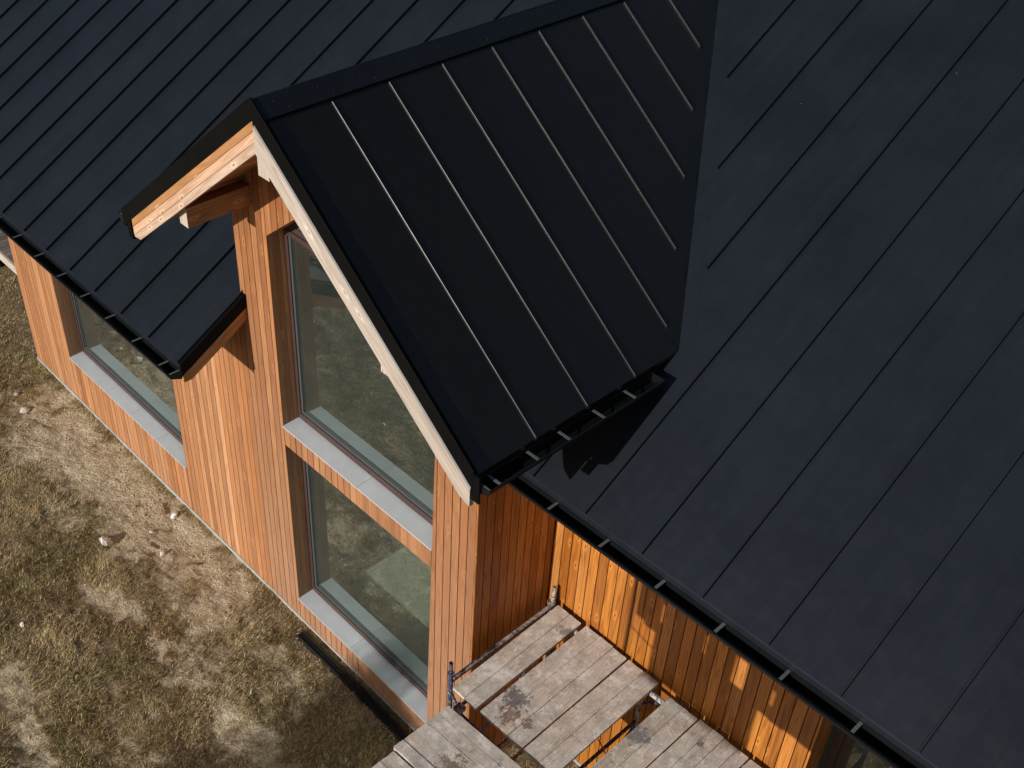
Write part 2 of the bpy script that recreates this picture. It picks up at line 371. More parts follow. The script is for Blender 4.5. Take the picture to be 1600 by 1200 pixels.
sandc = ramp(nt, n1, [(.3, (.62, .515, .35)), (.5, (.72, .61, .44)), (.7, (.79, .70, .54))])
dirt = ramp(nt, n3, [(.3, (.20, .15, .085)), (.55, (.34, .265, .165)), (.75, (.48, .39, .255))])
f = math_n(nt, 'ADD', at.outputs['Fac'], math_n(nt, 'MULTIPLY_ADD', n3, 1.5, -.75))
c = mix(nt, ramp(nt, f, [(.12, (0, 0, 0)), (.5, (1, 1, 1))]), dirt, sandc)
c = mix(nt, 1., c, ramp(nt, n2, [(.3, (.56, .53, .48)), (.68, (1.18, 1.18, 1.18))]), 'MULTIPLY')
c = mix(nt, ramp(nt, noise(nt, mapping(nt, tc, (1, 1, 1), (4, 4, 4)), 55, 3, .8), [(.33, (.75, .75, .75)), (.42, (0, 0, 0))]), c, (.13, .095, .055))
L(nt, c, p.inputs['Base Color']); p.inputs['Roughness'].default_value = .95; p.inputs['Specular IOR Level'].default_value = .1
bump(nt, math_n(nt, 'ADD', n2, n3), 1., .05, p)

# grass: many bent blades in one object
def blades(name, pts, hmin, hmax, wid, palette, lean=1.1):
    n = len(pts); P = np.array(pts, 'f')
    ang = rng.uniform(0, 2 * np.pi, n) ; 
    sw = np.array([2.2 * fbm(x, y, .9, 2) for x, y, z in pts]); ang = np.where(rng.random(n) < .55, sw * 2.2 + rng.normal(0, .5, n), ang)
    h = rng.uniform(hmin, hmax, n) * (.7 + .6 * rng.random(n)); ln = rng.uniform(.5, lean, n)
    dx, dy = np.cos(ang), np.sin(ang); px, py = -dy, dx
    W = wid * (.7 + .6 * rng.random(n))
    def pt(t, side):
        o = np.empty((n, 3), 'f'); bend = h * ln * t ** 1.4; up = h * (t - .45 * t * t * ln)
        w_ = W * (1 - t * .8) * side
        o[:, 0] = P[:, 0] + dx * bend + px * w_; o[:, 1] = P[:, 1] + dy * bend + py * w_; o[:, 2] = P[:, 2] + up; return o
    V = np.stack([pt(0, -1), pt(0, 1), pt(.5, 1), pt(.5, -1), pt(1., 0)], 1).reshape(-1, 3)
    b = np.arange(n) * 5
    quads = np.stack([b, b + 1, b + 2, b + 3], 1); tris = np.stack([b + 3, b + 2, b + 4], 1)
    loops = np.concatenate([quads, tris], 1).ravel().astype('i')
    starts = (np.arange(n)[:, None] * 7 + np.array([0, 4])).ravel().astype('i'); tot = np.tile([4, 3], n).astype('i')
    me = bpy.data.meshes.new(name); me.vertices.add(len(V)); me.vertices.foreach_set('co', V.ravel())
    me.loops.add(len(loops)); me.loops.foreach_set('vertex_index', loops)
    me.polygons.add(2 * n); me.polygons.foreach_set('loop_start', starts); me.polygons.foreach_set('loop_total', tot)
    colr = palette(P, rng.random(n)); ca = me.attributes.new('tint', 'FLOAT_COLOR', 'FACE')
    ca.data.foreach_set('color', np.repeat(np.concatenate([colr, np.ones((n, 1))], 1), 2, 0).astype('f').ravel())
    me.update(calc_edges=True); me.validate()
    m, nt, p = newmat(name + ' blades'); at = nt.nodes.new('ShaderNodeAttribute'); at.attribute_name = 'tint'
    L(nt, at.outputs['Color'], p.inputs['Base Color']); p.inputs['Roughness'].default_value = .7; p.inputs['Specular IOR Level'].default_value = .15
    me.materials.append(m)
    o = bpy.data.objects.new(name, me); COL.objects.link(o); return o
pts = []; tries = 0
while len(pts) < 270000 and tries < 1300000:
    tries += 1
    if tries % 5 == 0: x, y = random.uniform(-13, 2.6), random.uniform(-4.0, -.03)
    else: x, y = random.uniform(-10, .6), random.uniform(-3.4, -.03)
    if x < -8.9 and y > -.4 and random.random() < .0: continue
    s_ = sandness(x, y)
    cl = .62 + 1.0 * fbm(x, y, 6, 4) + .35 * fbm(x, y, 1.5, 2)
    if random.random() < max(.012, (1 - 1.5 * s_) * max(.10, cl)) and not (-.19 < y < -.07 and -2.46 < x < 0):
        pts.append((x, y, gh(x, y) - .004))
for _ in range(22000):     # ground beyond the left end of the house
    x, y = random.uniform(-13, -8.85), random.uniform(-.2, 2.2)
    pts.append((x, y, (gh(x, y) if y < 1.2 else -.04) - .004))
for _ in range(16000):     # under the scaffold
    x, y = random.uniform(.0, 3.0), random.uniform(-2.2, .9)
    if y < .02 or x > .03: pts.append((x, y, gh(x, y) - .004))
for _ in range(9000):      # tufts along the foot of the wall
    x = random.uniform(-8.7, -.2)
    if fbm(x, 0, 1.7, 2) + (.35 if x > -3.2 else 0) > .05: pts.append((x, -abs(random.gauss(0, .05)) - .015, gh(x, -.03) - .004))
def pal(P, r):
    g = np.array([fbm(x, y, 1.1, 3) for x, y, z in P]); g2 = np.array([fbm(x + 5, y - 3, 3.1, 2) for x, y, z in P])
    straw = np.array([.47, .345, .175]); pale = np.array([.66, .56, .37]); brown = np.array([.33, .215, .105]); green = np.array([.14, .17, .05]); olive = np.array([.27, .24, .09])
    gm = np.clip(g * 1.6 + .22 + (P[:, 0] < -7.2) * .35, 0, 1)
    out = np.empty((len(r), 3))
    r2 = rng.random(len(r))
    for i in range(len(r)):
        if r2[i] < gm[i] * .55: c_ = olive if r[i] < .6 else green
        elif r[i] < .4: c_ = straw
        elif r[i] < .63: c_ = pale
        elif r[i] < .85: c_ = brown
        else: c_ = olive
        out[i] = c_ * (.75 + .5 * r2[i] * .8 + .22 * g2[i])
    return np.clip(out, .01, .8)
grass = blades('dry_grass', pts, .018, .062, .0025, pal)
tag(grass, 'matted dry and olive grass covering the plot before the timber wall', 'grass', kind='stuff')

tp = []
for _ in range(420):
    cx_, cy_ = random.uniform(-10, .2), random.uniform(-3.6, -.1)
    if sandness(cx_, cy_) > .5 and random.random() < .85: continue
    if -.26 < cy_ < -.03 and cx_ > -2.5: continue
    sp = random.uniform(.02, .06)
    for k in range(random.randint(25, 70)):
        x, y = random.gauss(cx_, sp), random.gauss(cy_, sp)
        if y < -.02 and not (-.2 < y < -.06 and x > -2.46): tp.append((x, y, gh(x, y) - .004))
for _ in range(2600):
    x, y = random.uniform(-9, 0), random.uniform(-3.4, -.25)
    tp.append((x, y, gh(x, y) + .001))
tufts = blades('grass_tufts', tp, .03, .085, .0022, pal, 1.3)
tag(tufts, 'longer tufts of straw and green grass standing out of the matted grass', 'grass', kind='stuff')

# crumbs of plaster and gravel
mb = MB()
def lump(mb, c, r, sq=.6, n=7, r_=0, mi=0, seed=None):
    rr = random.Random(seed) if seed is not None else random
    rings = []
    for k in range(1, 4):
        t = math.pi * k / 4
        rings.append([Vector((c[0] + r * math.sin(t) * math.cos(2 * math.pi * i / n + k) * rr.uniform(.7, 1.25), c[1] + r * math.sin(t) * math.sin(2 * math.pi * i / n + k) * rr.uniform(.7, 1.25), c[2] + r * sq * math.cos(t) * rr.uniform(.8, 1.1))) for i in range(n)])
    top = Vector((c[0], c[1], c[2] + r * sq)); bot = Vector((c[0], c[1], c[2] - r * sq))
    for i in range(n):
        j = (i + 1) % n
        mb.face([rings[0][i], rings[0][j], top], r=r_, mi=mi)
        for k in (0, 1): mb.face([rings[k + 1][i], rings[k + 1][j], rings[k][j], rings[k][i]], r=r_, mi=mi)
        mb.face([rings[2][j], rings[2][i], bot], r=r_, mi=mi)
for _ in range(1500):
    x, y = random.uniform(-9, -.3), random.uniform(-3.2, -.05)
    if random.random() < .35 + sandness(x, y):
        lump(mb, (x, y, gh(x, y) + .002), random.choice([.004, .005, .006, .008, .013]), .6, 5)
gr = mb.build('gravel', plain('gravel crumbs', (.5, .45, .37), .9, .3, 60)); tag(gr, 'small pale gravel crumbs scattered over the sand', 'gravel', kind='stuff')
# clods of soil on the sand
mb = MB()
for _ in range(170):
    x, y = random.gauss(-5.2, .8), random.gauss(-.36, .16)
    if y < -.05: lump(mb, (x, y, gh(x, y)), random.uniform(.007, .022), .4, 6)
cl = mb.build('soil_clods', plain('soil clods', (.42, .34, .23), .95, .3, 60, .6)); tag(cl, 'crumbled brown soil clods on the bare sand by the wall', 'soil', kind='stuff')
for i, (x, y, r, lab) in enumerate([(-7.897, -.639, .062, 'white stone on the sand left of the house, the larger of a pair'), (-8.276, -.577, .035, 'small white stone in the grass, farthest left of the stones'),
        (-5.019, -1.014, .075, 'large white stone lying alone in the dry grass'), (-4.83, -.53, .034, 'small pale stone between the grass and the wall'),
        (-4.878, -.187, .06, 'flat white rubble close to the foot of the wall below the left window'), (-4.477, -2.303, .03, 'small white stone near the left edge of the lot'), (-4.42, -.62, .04, 'brownish stone on the sand by a piece of scrap wood')]):
    mb = MB(); lump(mb, (0, 0, 0), r, .55, 9, seed=i + 3)
    o = mb.build('stone', M_rock); o.location = (x, y, gh(x, y) + r * .2); o.rotation_euler = (.2 * i, .1, i * 1.3)
    tag(o, lab, 'stone', 'pale stones lying on the ground')
for i, (x, y, a_, l, lab) in enumerate([(-4.62, -.68, .5, .16, 'broken offcut of wood lying on the sand'), (-4.05, -.52, 1.1, .2, 'thin splinter of scrap wood near the wall'), (-5.05, -.3, -.4, .18, 'grey scrap stick on the sand under the window')]):
    mb = MB(); mb.box((-l / 2, -.013, -.006), (l / 2, .013, .008), (1, 0, 0), R())
    o = mb.build('wood_scrap', M_scrap); o.location = (x, y, gh(x, y) + .032); o.rotation_euler = (.1, .08, a_); tag(o, lab, 'wood scrap', 'scraps of wood on the ground')

# black channel by the wall
mb = MB(); n = 40; x0, x1 = -2.43, .4
def cy(x): return -.132 + .006 * math.sin(x * 3)
prof = [(-.05, -.04), (-.05, .004), (-.043, .014), (-.036, .014), (-.03, .006), (.03, .006), (.036, .014), (.043, .014), (.05, .004), (.05, -.04)]
for i in range(n):
    a_, b_ = x0 + (x1 - x0) * i / n, x0 + (x1 - x0) * (i + 1) / n
    for k in range(len(prof)):
        (y0, z0), (y1, z1) = prof[k], prof[(k + 1) % len(prof)]
        mb.face([(a_, cy(a_) + y0, z0 - .012), (b_, cy(b_) + y0, z0 - .012), (b_, cy(b_) + y1, z1 - .012), (a_, cy(a_) + y1, z1 - .012)][::-1], (1, 0, 0))
mb.face([(x0, cy(x0) + y0, z0 - .012) for y0, z0 in prof], (0, 1, 0))
ch = mb.build('drain_channel', M_pipe); tag(ch, 'long black plastic drain channel lying in the grass along the wall foot', 'drain channel')

# ------------------------------------------------------------------ HOUSE
house = empty('timber_house', (0, 0, 0))
tag(house, 'larch-clad house with dark standing seam roof, gabled dormer and big windows', 'house')
BW = .0905
def board_wall(mb, O, A, Nn, s0, s1, spans, brk=(), bw=BW, th=.02, gap=.0075, ch=.002):
    """vertical boards from s0 to s1 along A; spans(s) -> [(z0,z1)...]; outward normal Nn"""
    O, A, Nn = Vector(O), Vector(A), Vector(Nn)
    s = s0
    while s < s1 - 1e-6:
        e = min(s + bw, s1); r = R(); off = random.uniform(-.0012, .0012)
        cuts = sorted({s, e} | {b for b in brk if s < b < e})
        for a, b in zip(cuts[:-1], cuts[1:]):
            la, lb = (gap / 2 if a == s else 0), (gap / 2 if b == e else 0)
            ca, cb = (ch if a == s else 0), (ch if b == e else 0)
            SA, SB = spans(a + 1e-4), spans(b - 1e-4)
            for (za0, za1), (zb0, zb1) in zip(SA, SB):
                if za1 - za0 < .01 and zb1 - zb0 < .01: continue
                def P(t, z, d): return O + A * t + Vector((0, 0, z)) + Nn * (d + off)
                a1, b1 = a + la, b - lb; a2, b2 = a1 + ca, b1 - cb
                def zz(t, lo):
                    k = (t - a) / (b - a); return (za0 + (zb0 - za0) * k) if lo else (za1 + (zb1 - za1) * k)
                q = [P(a2, zz(a2, 1), 0), P(b2, zz(b2, 1), 0), P(b2, zz(b2, 0), 0), P(a2, zz(a2, 0), 0)]
                mb.face(q, (0, 0, 1), r)
                if ca:
                    mb.face([P(a1, zz(a1, 1), -ca), P(a2, zz(a2, 1), 0), P(a2, zz(a2, 0), 0), P(a1, zz(a1, 0), -ca)], (0, 0, 1), r)
                if cb:
                    mb.face([P(b2, zz(b2, 1), 0), P(b1, zz(b1, 1), -cb), P(b1, zz(b1, 0), -cb), P(b2, zz(b2, 0), 0)], (0, 0, 1), r)
                mb.face([P(a1, zz(a1, 1), -th), P(a1, zz(a1, 1), -ca), P(a1, zz(a1, 0), -ca), P(a1, zz(a1, 0), -th)], (0, 0, 1), r)
                mb.face([P(b1, zz(b1, 1), -cb), P(b1, zz(b1, 1), -th), P(b1, zz(b1, 0), -th), P(b1, zz(b1, 0), -cb)], (0, 0, 1), r)
                for lo in (1, 0):
                    mb.face([P(a1, zz(a1, lo), -th), P(b1, zz(b1, lo), -th), P(b2, zz(b2, lo), 0), P(a2, zz(a2, lo), 0)], (1, 0, 0), r)
        s = e
# opening geometry
WL0, WL1, WR_ = -2.605, -.505, None       # dormer windows x
LZ0, LZ1 = .30, 2.465                     # lower window
UZ0 = 2.705                               # upper window sill
def uz1(x): return 5.595 - Q * abs(x - XA)
LX0, LX1, LWZ0, LWZ1 = -7.575, -4.745, .69, 2.95
TOPC = .20
def spans_front(x):
    top = gz(x) - TOPC
    if WL0 < x < WL1: return [(.009, LZ0 - .02), (LZ1, UZ0 - .02), (uz1(x), top)]
    return [(.009, top)]
def spans_left(x):
    top = mz(0) - .21
    if LX0 < x < LX1: return [(.009, LWZ0 - .02), (LWZ1, top)]
    return [(.009, top)]
mb = MB()
bks = [WL0, WL1, XA]
xs = -3.117
def strip(mb, O, A, Nn, s0, s1, spans, brk, **k):  # stop boards cleanly at the openings so the number of spans stays constant
    cuts = [s0] + [b for b in brk if s0 < b < s1] + [s1]
    for a, b in zip(cuts[:-1], cuts[1:]): board_wall(mb, O, A, Nn, a, b, spans, (), **k)
strip(mb, (0, 0, 0), (1, 0, 0), (0, -1, 0), xs, 0., spans_front, bks)
mb.build('front_cladding', M_front, house)
mb = MB(); strip(mb, (0, 0, 0), (1, 0, 0), (0, -1, 0), XW, xs, spans_left, [LX0, LX1]); mb.build('side_wing_cladding', M_left, house)
mb = MB(); board_wall(mb, (0, 0, 0), (0, 1, 0), (1, 0, 0), 0.0, D - .001, lambda s: [(.009, gz(0) - TOPC)], bw=.094); mb.build('return_cladding', M_fresh, house)
OPX = 2.588
mb = MB(); board_wall(mb, (0, D, 0), (1, 0, 0), (0, -1, 0), .0, OPX, lambda s: [(.009, mz(D) - .2)], bw=.0985)
board_wall(mb, (0, D, 0), (1, 0, 0), (0, -1, 0), 4.6, 6.6, lambda s: [(.009, mz(D) - .2)], bw=.0985)
mb.build('recessed_cladding', M_fresh, house)
# backing wall behind the boards, with the openings left out (also the inside wall face)
mb = MB()
def back(x0, x1, z0, z1a, z1b, y=.021, t=.2): mb.prism([(x0, y, z0), (x1, y, z0), (x1, y, z1b), (x0, y, z1a)], (0, t, 0))
def lt(x): return mz(0) - .24
back(XW + .02, LX0 - .02, 0, lt(0), lt(0)); back(LX0 - .02, LX1 + .02, 0, LWZ0 - .03, LWZ0 - .03); back(LX0 - .02, LX1 + .02, LWZ1 + .02, lt(0), lt(0)); back(LX1 + .02, -3.1, 0, lt(0), lt(0))
g2 = lambda x: gz(x) - .24
back(-3.09, WL0 - .02, 0, g2(-3.09), g2(WL0)); back(WL1 + .02, -.025, 0, g2(WL1), g2(-.02))
back(WL0 - .02, WL1 + .02, 0, LZ0 - .03, LZ0 - .03); back(WL0 - .02, WL1 + .02, LZ1 + .02, UZ0 - .03, UZ0 - .03)
for a_, b_ in ((WL0 - .02, XA), (XA, WL1 + .02)):
    mb.prism([(a_, .021, uz1(a_) + .02), (b_, .021, uz1(b_) + .02), (b_, .021, g2(b_)), (a_, .021, g2(a_))], (0, .2, 0))
mb.box((-.22, .222, 0), (-.021, 1.2, gz(0) - .25)); mb.box((0, D + .021, 0), (OPX - .02, D + .22, mz(D) - .25)); mb.box((4.62, D + .021, 0), (6.6, D + .22, mz(D) - .25))
mb.prism([(-3.094, .222, 3.6), (-3.094, 2.3, 3.6), (-3.094, 2.3, gz(-3.117) - .3), (-3.094, .222, gz(-3.117) - .3)], (.2, 0, 0))
mb.build('wall_core', M_dark, house)
mb = MB(); board_wall(mb, (-3.1165, 0, 0), (0, 1, 0), (-1, 0, 0), 0.0, 2.2, lambda s: [(mz(s) + .01, gz(-3.117) - TOPC)]); board_wall(mb, (XW - .001, 0, 0), (0, 1, 0), (-1, 0, 0), 0., RIDGE_Y * 2 - 1, lambda s: [(.009, (mz(s) if s < RIDGE_Y else mz(2 * RIDGE_Y - s)) - .25)])
mb.build('end_cladding', M_left, house)
# interior shell
mb = MB()
mb.box((XW + .25, .225, -.05), (-.1, 8, .19)); mb.box((-.099, D + .23, -.05), (6.2, 8, .185))
mb.build('floor_slab', M_floor, house)
mb = MB()
mb.box((XW + .2, 6.5, .191), (6.4, 6.6, 7.2)); mb.box((XW + .03, .225, .191), (XW + .23, 6.5, 3.4)); mb.box((6.3, D + .23, .191), (6.4, 6.5, 3.8))
mb.box((-3.12, .23, .191), (-3.02, 4.2, 3.6)); mb.box((-.1, 1.3, .191), (0, 4.0, 4.3))
mb.build('inner_wall', M_wallin, house)
mb = MB(); mb.box((XW, -.012, -.06), (.012, 0.02, .008)); mb.box((.002, .0, -.06), (.014, D, .008)); mb.box((.015, D - .012, -.06), (6.6, D, .008)); mb.build('base_strip', M_plinth, house)

# windows -------------------------------------------------------
RD = .175
TRZ = 4.725
def window(name, x0, x1, z0, z1f, y0=0., apex=None, label=None, sillj=()):
    wn = empty(name); wn.parent = house
    if label: wn['label'] = label
    # reveal boards (the lining facing the opening)
    mb = MB()
    k = 0
    for a_ in np.arange(0, RD, .062):
        b_ = min(a_ + .061, RD); r1, r2 = R(), R()
        mb.face([(x0 + .001, y0 + a_ + .001, z0), (x0 + .001, y0 + b_, z0), (x0 + .001, y0 + b_, z1f(x0)), (x0 + .001, y0 + a_ + .001, z1f(x0))][::-1], (0, 0, 1), r1)
        mb.face([(x1 - .001, y0 + a_ + .001, z0), (x1 - .001, y0 + b_, z0), (x1 - .001, y0 + b_, z1f(x1)), (x1 - .001, y0 + a_ + .001, z1f(x1))], (0, 0, 1), r2)
    tops = [x0, x1] if apex is None else [x0, apex, x1]
    for p_, q_ in zip(tops[:-1], tops[1:]):
        for a_ in np.arange(0, RD, .062):
            b_ = min(a_ + .061, RD)
            mb.face([(p_, y0 + a_ + .001, z1f(p_) - .001), (q_, y0 + a_ + .001, z1f(q_) - .001), (q_, y0 + b_, z1f(q_) - .001), (p_, y0 + b_, z1f(p_) - .001)], (q_ - p_, 0, z1f(q_) - z1f(p_)), R())
    mb.build('reveal', M_front, wn)
    # frame: outer ring and inner bead
    def ring(mb, ins0, ins1, ya, yb, bot0, bot1):
        def pts(i, bot):
            if apex is None: return [(x0 + i, z0 + bot), (x1 - i, z0 + bot), (x1 - i, z1f(x1) - i), (x0 + i, z1f(x0) - i)]
            k_ = math.hypot(1, Q); return [(x0 + i, z0 + bot), (x1 - i, z0 + bot), (x1 - i, z1f(x1 - i) - i * k_), (apex, z1f(apex) - i * k_), (x0 + i, z1f(x0 + i) - i * k_)]
        o_, n_ = pts(ins0, bot0), pts(ins1, bot1)
        for i in range(len(o_)):
            j = (i + 1) % len(o_)
            mb.prism([(o_[i][0], ya, o_[i][1]), (o_[j][0], ya, o_[j][1]), (n_[j][0], ya, n_[j][1]), (n_[i][0], ya, n_[i][1])], (0, yb - ya, 0), (1, 0, 0) if i in (0, 2) else (0, 0, 1))
    mb = MB(); ring(mb, 0.002, .045, y0 + RD, y0 + RD + .07, .005, .074); mb.build('frame', M_frame, wn)
    mb = MB(); ring(mb, .046, .072, y0 + RD + .012, y0 + RD + .06, .075, .100); mb.build('glazing_bead', M_gasket, wn)
    if apex is not None:
        mb = MB(); mb.box((x0 + .046, y0 + RD - .012, TRZ), (x1 - .046, y0 + RD + .07, TRZ + .052)); mb.box((x0 + .046, y0 + RD + .004, TRZ + .053), (x1 - .046, y0 + RD + .07, TRZ + .105)); mb.build('transom', M_frame, wn)
    mb = MB()
    i = .05; pl = [(x0 + i, z0 + i), (x1 - i, z0 + i), (x1 - i, z1f(x1) - i)] + ([] if apex is None else [(apex, z1f(apex) - i * 1.3)]) + [(x0 + i, z1f(x0) - i)]
    mb.face([(a_, y0 + RD + .034, b_) for a_, b_ in pl]); mb.build('pane', M_glass, wn)
    # sill with joints
    mb = MB(); js = [x0 + .002] + list(sillj) + [x1 - .002]
    for a_, b_ in zip(js[:-1], js[1:]):
        mb.prism([(a_ + .0015, y0 - .014, z0 - .014), (a_ + .0015, y0 + RD + .003, z0 - .006), (a_ + .0015, y0 + RD + .003, z0 + .006), (a_ + .0015, y0 - .014, z0 - .002)], (b_ - a_ - .003, 0, 0), (1, 0, 0), R())
    mb.build('sill', M_sill, wn)
    for x in np.linspace(x0 + .12, x1 - .12, 3):
        mb = MB(); mb.tube((x, y0 + RD - .003, z0 + .022), (x, y0 + RD + .002, z0 + .022), .006, 8); mb.build('drain_cap', M_dark, wn)
    return wn
window('window', LX0, LX1, LWZ0, lambda x: LWZ1, label='wide single window under the low left eave', sillj=[-6.62, -6.03, -5.4])
window('window', WL0, WL1, UZ0, uz1, apex=XA, label='upper dormer window with a gable-shaped head', sillj=[-1.5])
window('window', WL0, WL1, LZ0, lambda x: LZ1, label='lower dormer window reaching almost to the ground', sillj=[-1.72])
# glazed door in the recessed wall
dr = empty('glazed_door'); dr.parent = house
mb = MB()
for a_ in np.arange(0, .24, .06): mb.face([(OPX + .0012, D + a_ + .001, .02), (OPX + .0012, D + a_ + .058, .02), (OPX + .0012, D + a_ + .058, 3.3), (OPX + .0012, D + a_ + .001, 3.3)][::-1], (0, 0, 1), R())
mb.build('reveal', M_fresh, dr)
mb = MB()
mb.box((OPX + .03, D + .24, .05), (OPX + .10, D + .31, 3.3)); mb.box((OPX + .101, D + .26, .05), (OPX + .17, D + .30, 3.3)); mb.box((OPX + .171, D + .24, 3.2), (4.6, D + .31, 3.3)); mb.box((3.55, D + .24, .05), (3.65, D + .31, 3.19)); mb.box((OPX + .171, D + .24, .05), (4.6, D + .31, .13))
mb.build('frame', M_frame, dr)
mb = MB(); mb.face([(OPX + .1, D + .28, .1), (4.6, D + .28, .1), (4.6, D + .28, 3.2), (OPX + .1, D + .28, 3.2)]); mb.build('pane', M_glass, dr)

# ------------------------------------------------------------------ roofs
def seam(mb, a, b, side, up, wdt=.014, hgt=.034, mi=0):
    """folded seam from a to b: rounded top, profile across 'side', height along 'up'"""
    a, b, side, up = Vector(a), Vector(b), Vector(side).normalized(), Vector(up).normalized()
    prof = [(-wdt * .5 - .008, 0), (-wdt * .5, .002), (-wdt * .5, hgt - .0028), (-wdt * .5 + .0022, hgt), (wdt * .5 - .0022, hgt), (wdt * .5, hgt - .0028), (wdt * .5, .002), (wdt * .5 + .008, 0)]
    A = [a + side * s + up * h for s, h in prof]; B = [b + side * s + up * h for s, h in prof]
    g = (b - a)
    for i in range(len(prof) - 1): mb.face([A[i], A[i + 1], B[i + 1], B[i]], g, 0, mi)
    mb.face(A[::-1], g, 0, mi); mb.face(B, g, 0, mi)
nM = Vector((0, -PIT, 1)).normalized(); uM = Vector((0, 1, PIT)).normalized()
LXS = [-6.066 + .499 * k for k in range(-12, 10)]        # seams left of the dormer ridge
RXS = [.88 + .5 * k for k in range(-5, 13)]
XE = 7.0
def slab(mb, poly, zf, t, mi=0, grain=(0, 1, .58)):
    """poly in xy; top surface at zf, vertical thickness t"""
    mb.prism([(x, y, zf(x, y)) for x, y in poly], (0, 0, -t), grain, 0, mi)
zmain = lambda x, y: mz(y)
mb = MB()
TS = .035
slab(mb, [(-12.4, YL), (XV, YL), (XV, -.002), (-12.4, -.002)], zmain, TS)
slab(mb, [(-12.4, -.002), (-3.117, -.002), (-3.117, 2.6), (XA, 4.3), (XA, RIDGE_Y), (-12.4, RIDGE_Y)], zmain, TS)
slab(mb, [(.002, YR), (XE, YR), (XE, D), (.002, D)], zmain, TS)
slab(mb, [(-.01, D), (XE, D), (XE, RIDGE_Y), (XA, RIDGE_Y), (XA, 4.3), (-.01, 1.2)], zmain, TS)
for x in LXS:
    if x > XA: continue
    if x < XV:
        seam(mb, (x, YL + .004, mz(YL + .004)), (x, RIDGE_Y, mz(RIDGE_Y)), (1, 0, 0), nM)
    else: seam(mb, (x, 2.6, mz(2.6)), (x, RIDGE_Y, mz(RIDGE_Y)), (1, 0, 0), nM)
def yv(x): return (gz(x) - 4.037) / PIT + .156            # valley y for x
for x in RXS:
    if x > .63: y0 = YR + .004
    elif x > XA + .05: y0 = yv(x) + .23
    else: continue
    seam(mb, (x, y0, mz(y0)), (x, RIDGE_Y, mz(RIDGE_Y)), (1, 0, 0), nM)
seam(mb, (.38, YR + .004, mz(YR + .004)), (.38, 1.0, mz(1.0)), (1, 0, 0), nM)
# faint pressed stiffening lines between seams
for xs_, ya in [(LXS, YL)]:
    for x in xs_:
        for d_ in (.17, .335):
            if x + d_ < XV - .02: mb.prism([(x + d_ - .005, ya + .01, mz(ya + .01)), (x + d_ + .005, ya + .01, mz(ya + .01)), (x + d_, ya + .01, mz(ya + .01) + .0012)], (0, 6.5, 6.5 * PIT), (0, 1, PIT))
for x in RXS:
    for d_ in (.165, .33):
        xx = x + d_
        y0 = YR + .01 if xx > .63 else (yv(xx) + .2 if xx > XA else None)
        if y0 is not None and xx < XE: mb.prism([(xx - .005, y0, mz(y0)), (xx + .005, y0, mz(y0)), (xx, y0, mz(y0) + .0012)], (0, RIDGE_Y - y0, (RIDGE_Y - y0) * PIT), (0, 1, PIT))
mb.build('main_roof', M_roof, house)
# back slope
mb = MB(); slab(mb, [(-12.4, RIDGE_Y + .001), (XE, RIDGE_Y + .001), (XE, 2 * RIDGE_Y - YR), (-12.4, 2 * RIDGE_Y - YR)], lambda x, y: mz(2 * RIDGE_Y - y), .035); mb.build('back_roof', M_roof, house)
# soffit and roof build-up under the metal
mb = MB()
def soff(x0, x1, y0, y1):
    n = max(1, int((x1 - x0) / .12))
    y = y0
    while y < y1 - 1e-4:
        e = min(y1, y + .12); r = R()
        mb.prism([(x0, y + .001, mz(y) - .2), (x1, y + .001, mz(y) - .2), (x1, e - .001, mz(e) - .2), (x0, e - .001, mz(e) - .2)], (0, 0, .02), (1, 0, 0), r); y = e
soff(-12.3, XV - .012, YL + .02, -.001); soff(.002, XE, YR + .02, D - .002)
mb.build('soffit', M_soffit, house)
# core of the roof
mb = MB()
slab(mb, [(-12.38, YL + .012), (XV - .02, YL + .012), (XV - .02, -.003), (-12.38, -.003)], lambda x, y: mz(y) - TS - .003, .13)
slab(mb, [(-12.38, -.003), (-3.13, -.003), (-3.13, 2.6), (XA, 4.35), (XA, RIDGE_Y), (-12.38, RIDGE_Y)], lambda x, y: mz(y) - TS - .003, .13)
slab(mb, [(.01, YR + .012), (XE - .02, YR + .012), (XE - .02, RIDGE_Y), (XA + .02, RIDGE_Y), (XA + .02, 4.4), (.01, 1.2)], lambda x, y: mz(y) - TS - .003, .13)
mb.build('roof_core', M_dark, house)
# verge of the left eave: black flashing over a larch board
mb = MB()
mb.prism([(XV, YL, mz(YL) + .006), (XV, -.002, mz(0) + .006), (XV, -.002, mz(0) - .12), (XV, YL, mz(YL) - .12)], (.012, 0, 0), uM)
mb.prism([(XV - .05, YL, mz(YL) + .002), (XV - .05, -.002, mz(0) + .002), (XV - .05, -.002, mz(0) + .014), (XV - .05, YL, mz(YL) + .014)], (.062, 0, 0), uM)
mb.build('verge_flashing', M_flash, house)
mb = MB(); zc_ = -.26
for k_, (t0, t1) in enumerate(((-.121, -.185), (-.187, zc_))):
    mb.prism([(XV - .02, YL + .015, mz(YL + .015) + t0), (XV - .02, -.002, mz(0) + t0), (XV - .02, -.002, mz(0) + t1), (XV - .02, YL + .10 if k_ else YL + .015, mz(YL + (.10 if k_ else .015)) + t1)] + ([(XV - .02, YL + .015, mz(YL + .015) - .21)] if k_ else []), (.02, 0, 0), uM, .2 + .5 * k_)
mb.build('verge_board', M_beam, house)
# eave drip edges
def drip(mb, x0, x1, y, t=.07):
    z = mz(y)
    mb.prism([(x0, y + .004, z + .0035), (x0, y - .005, z - .003), (x0, y - .005, z - t), (x0, y + .004, z - t)], (x1 - x0, 0, 0), (1, 0, 0))
mb = MB(); drip(mb, -12.4, XV, YL); drip(mb, .002, XE, YR); mb.build('drip_edge', M_roof, house)
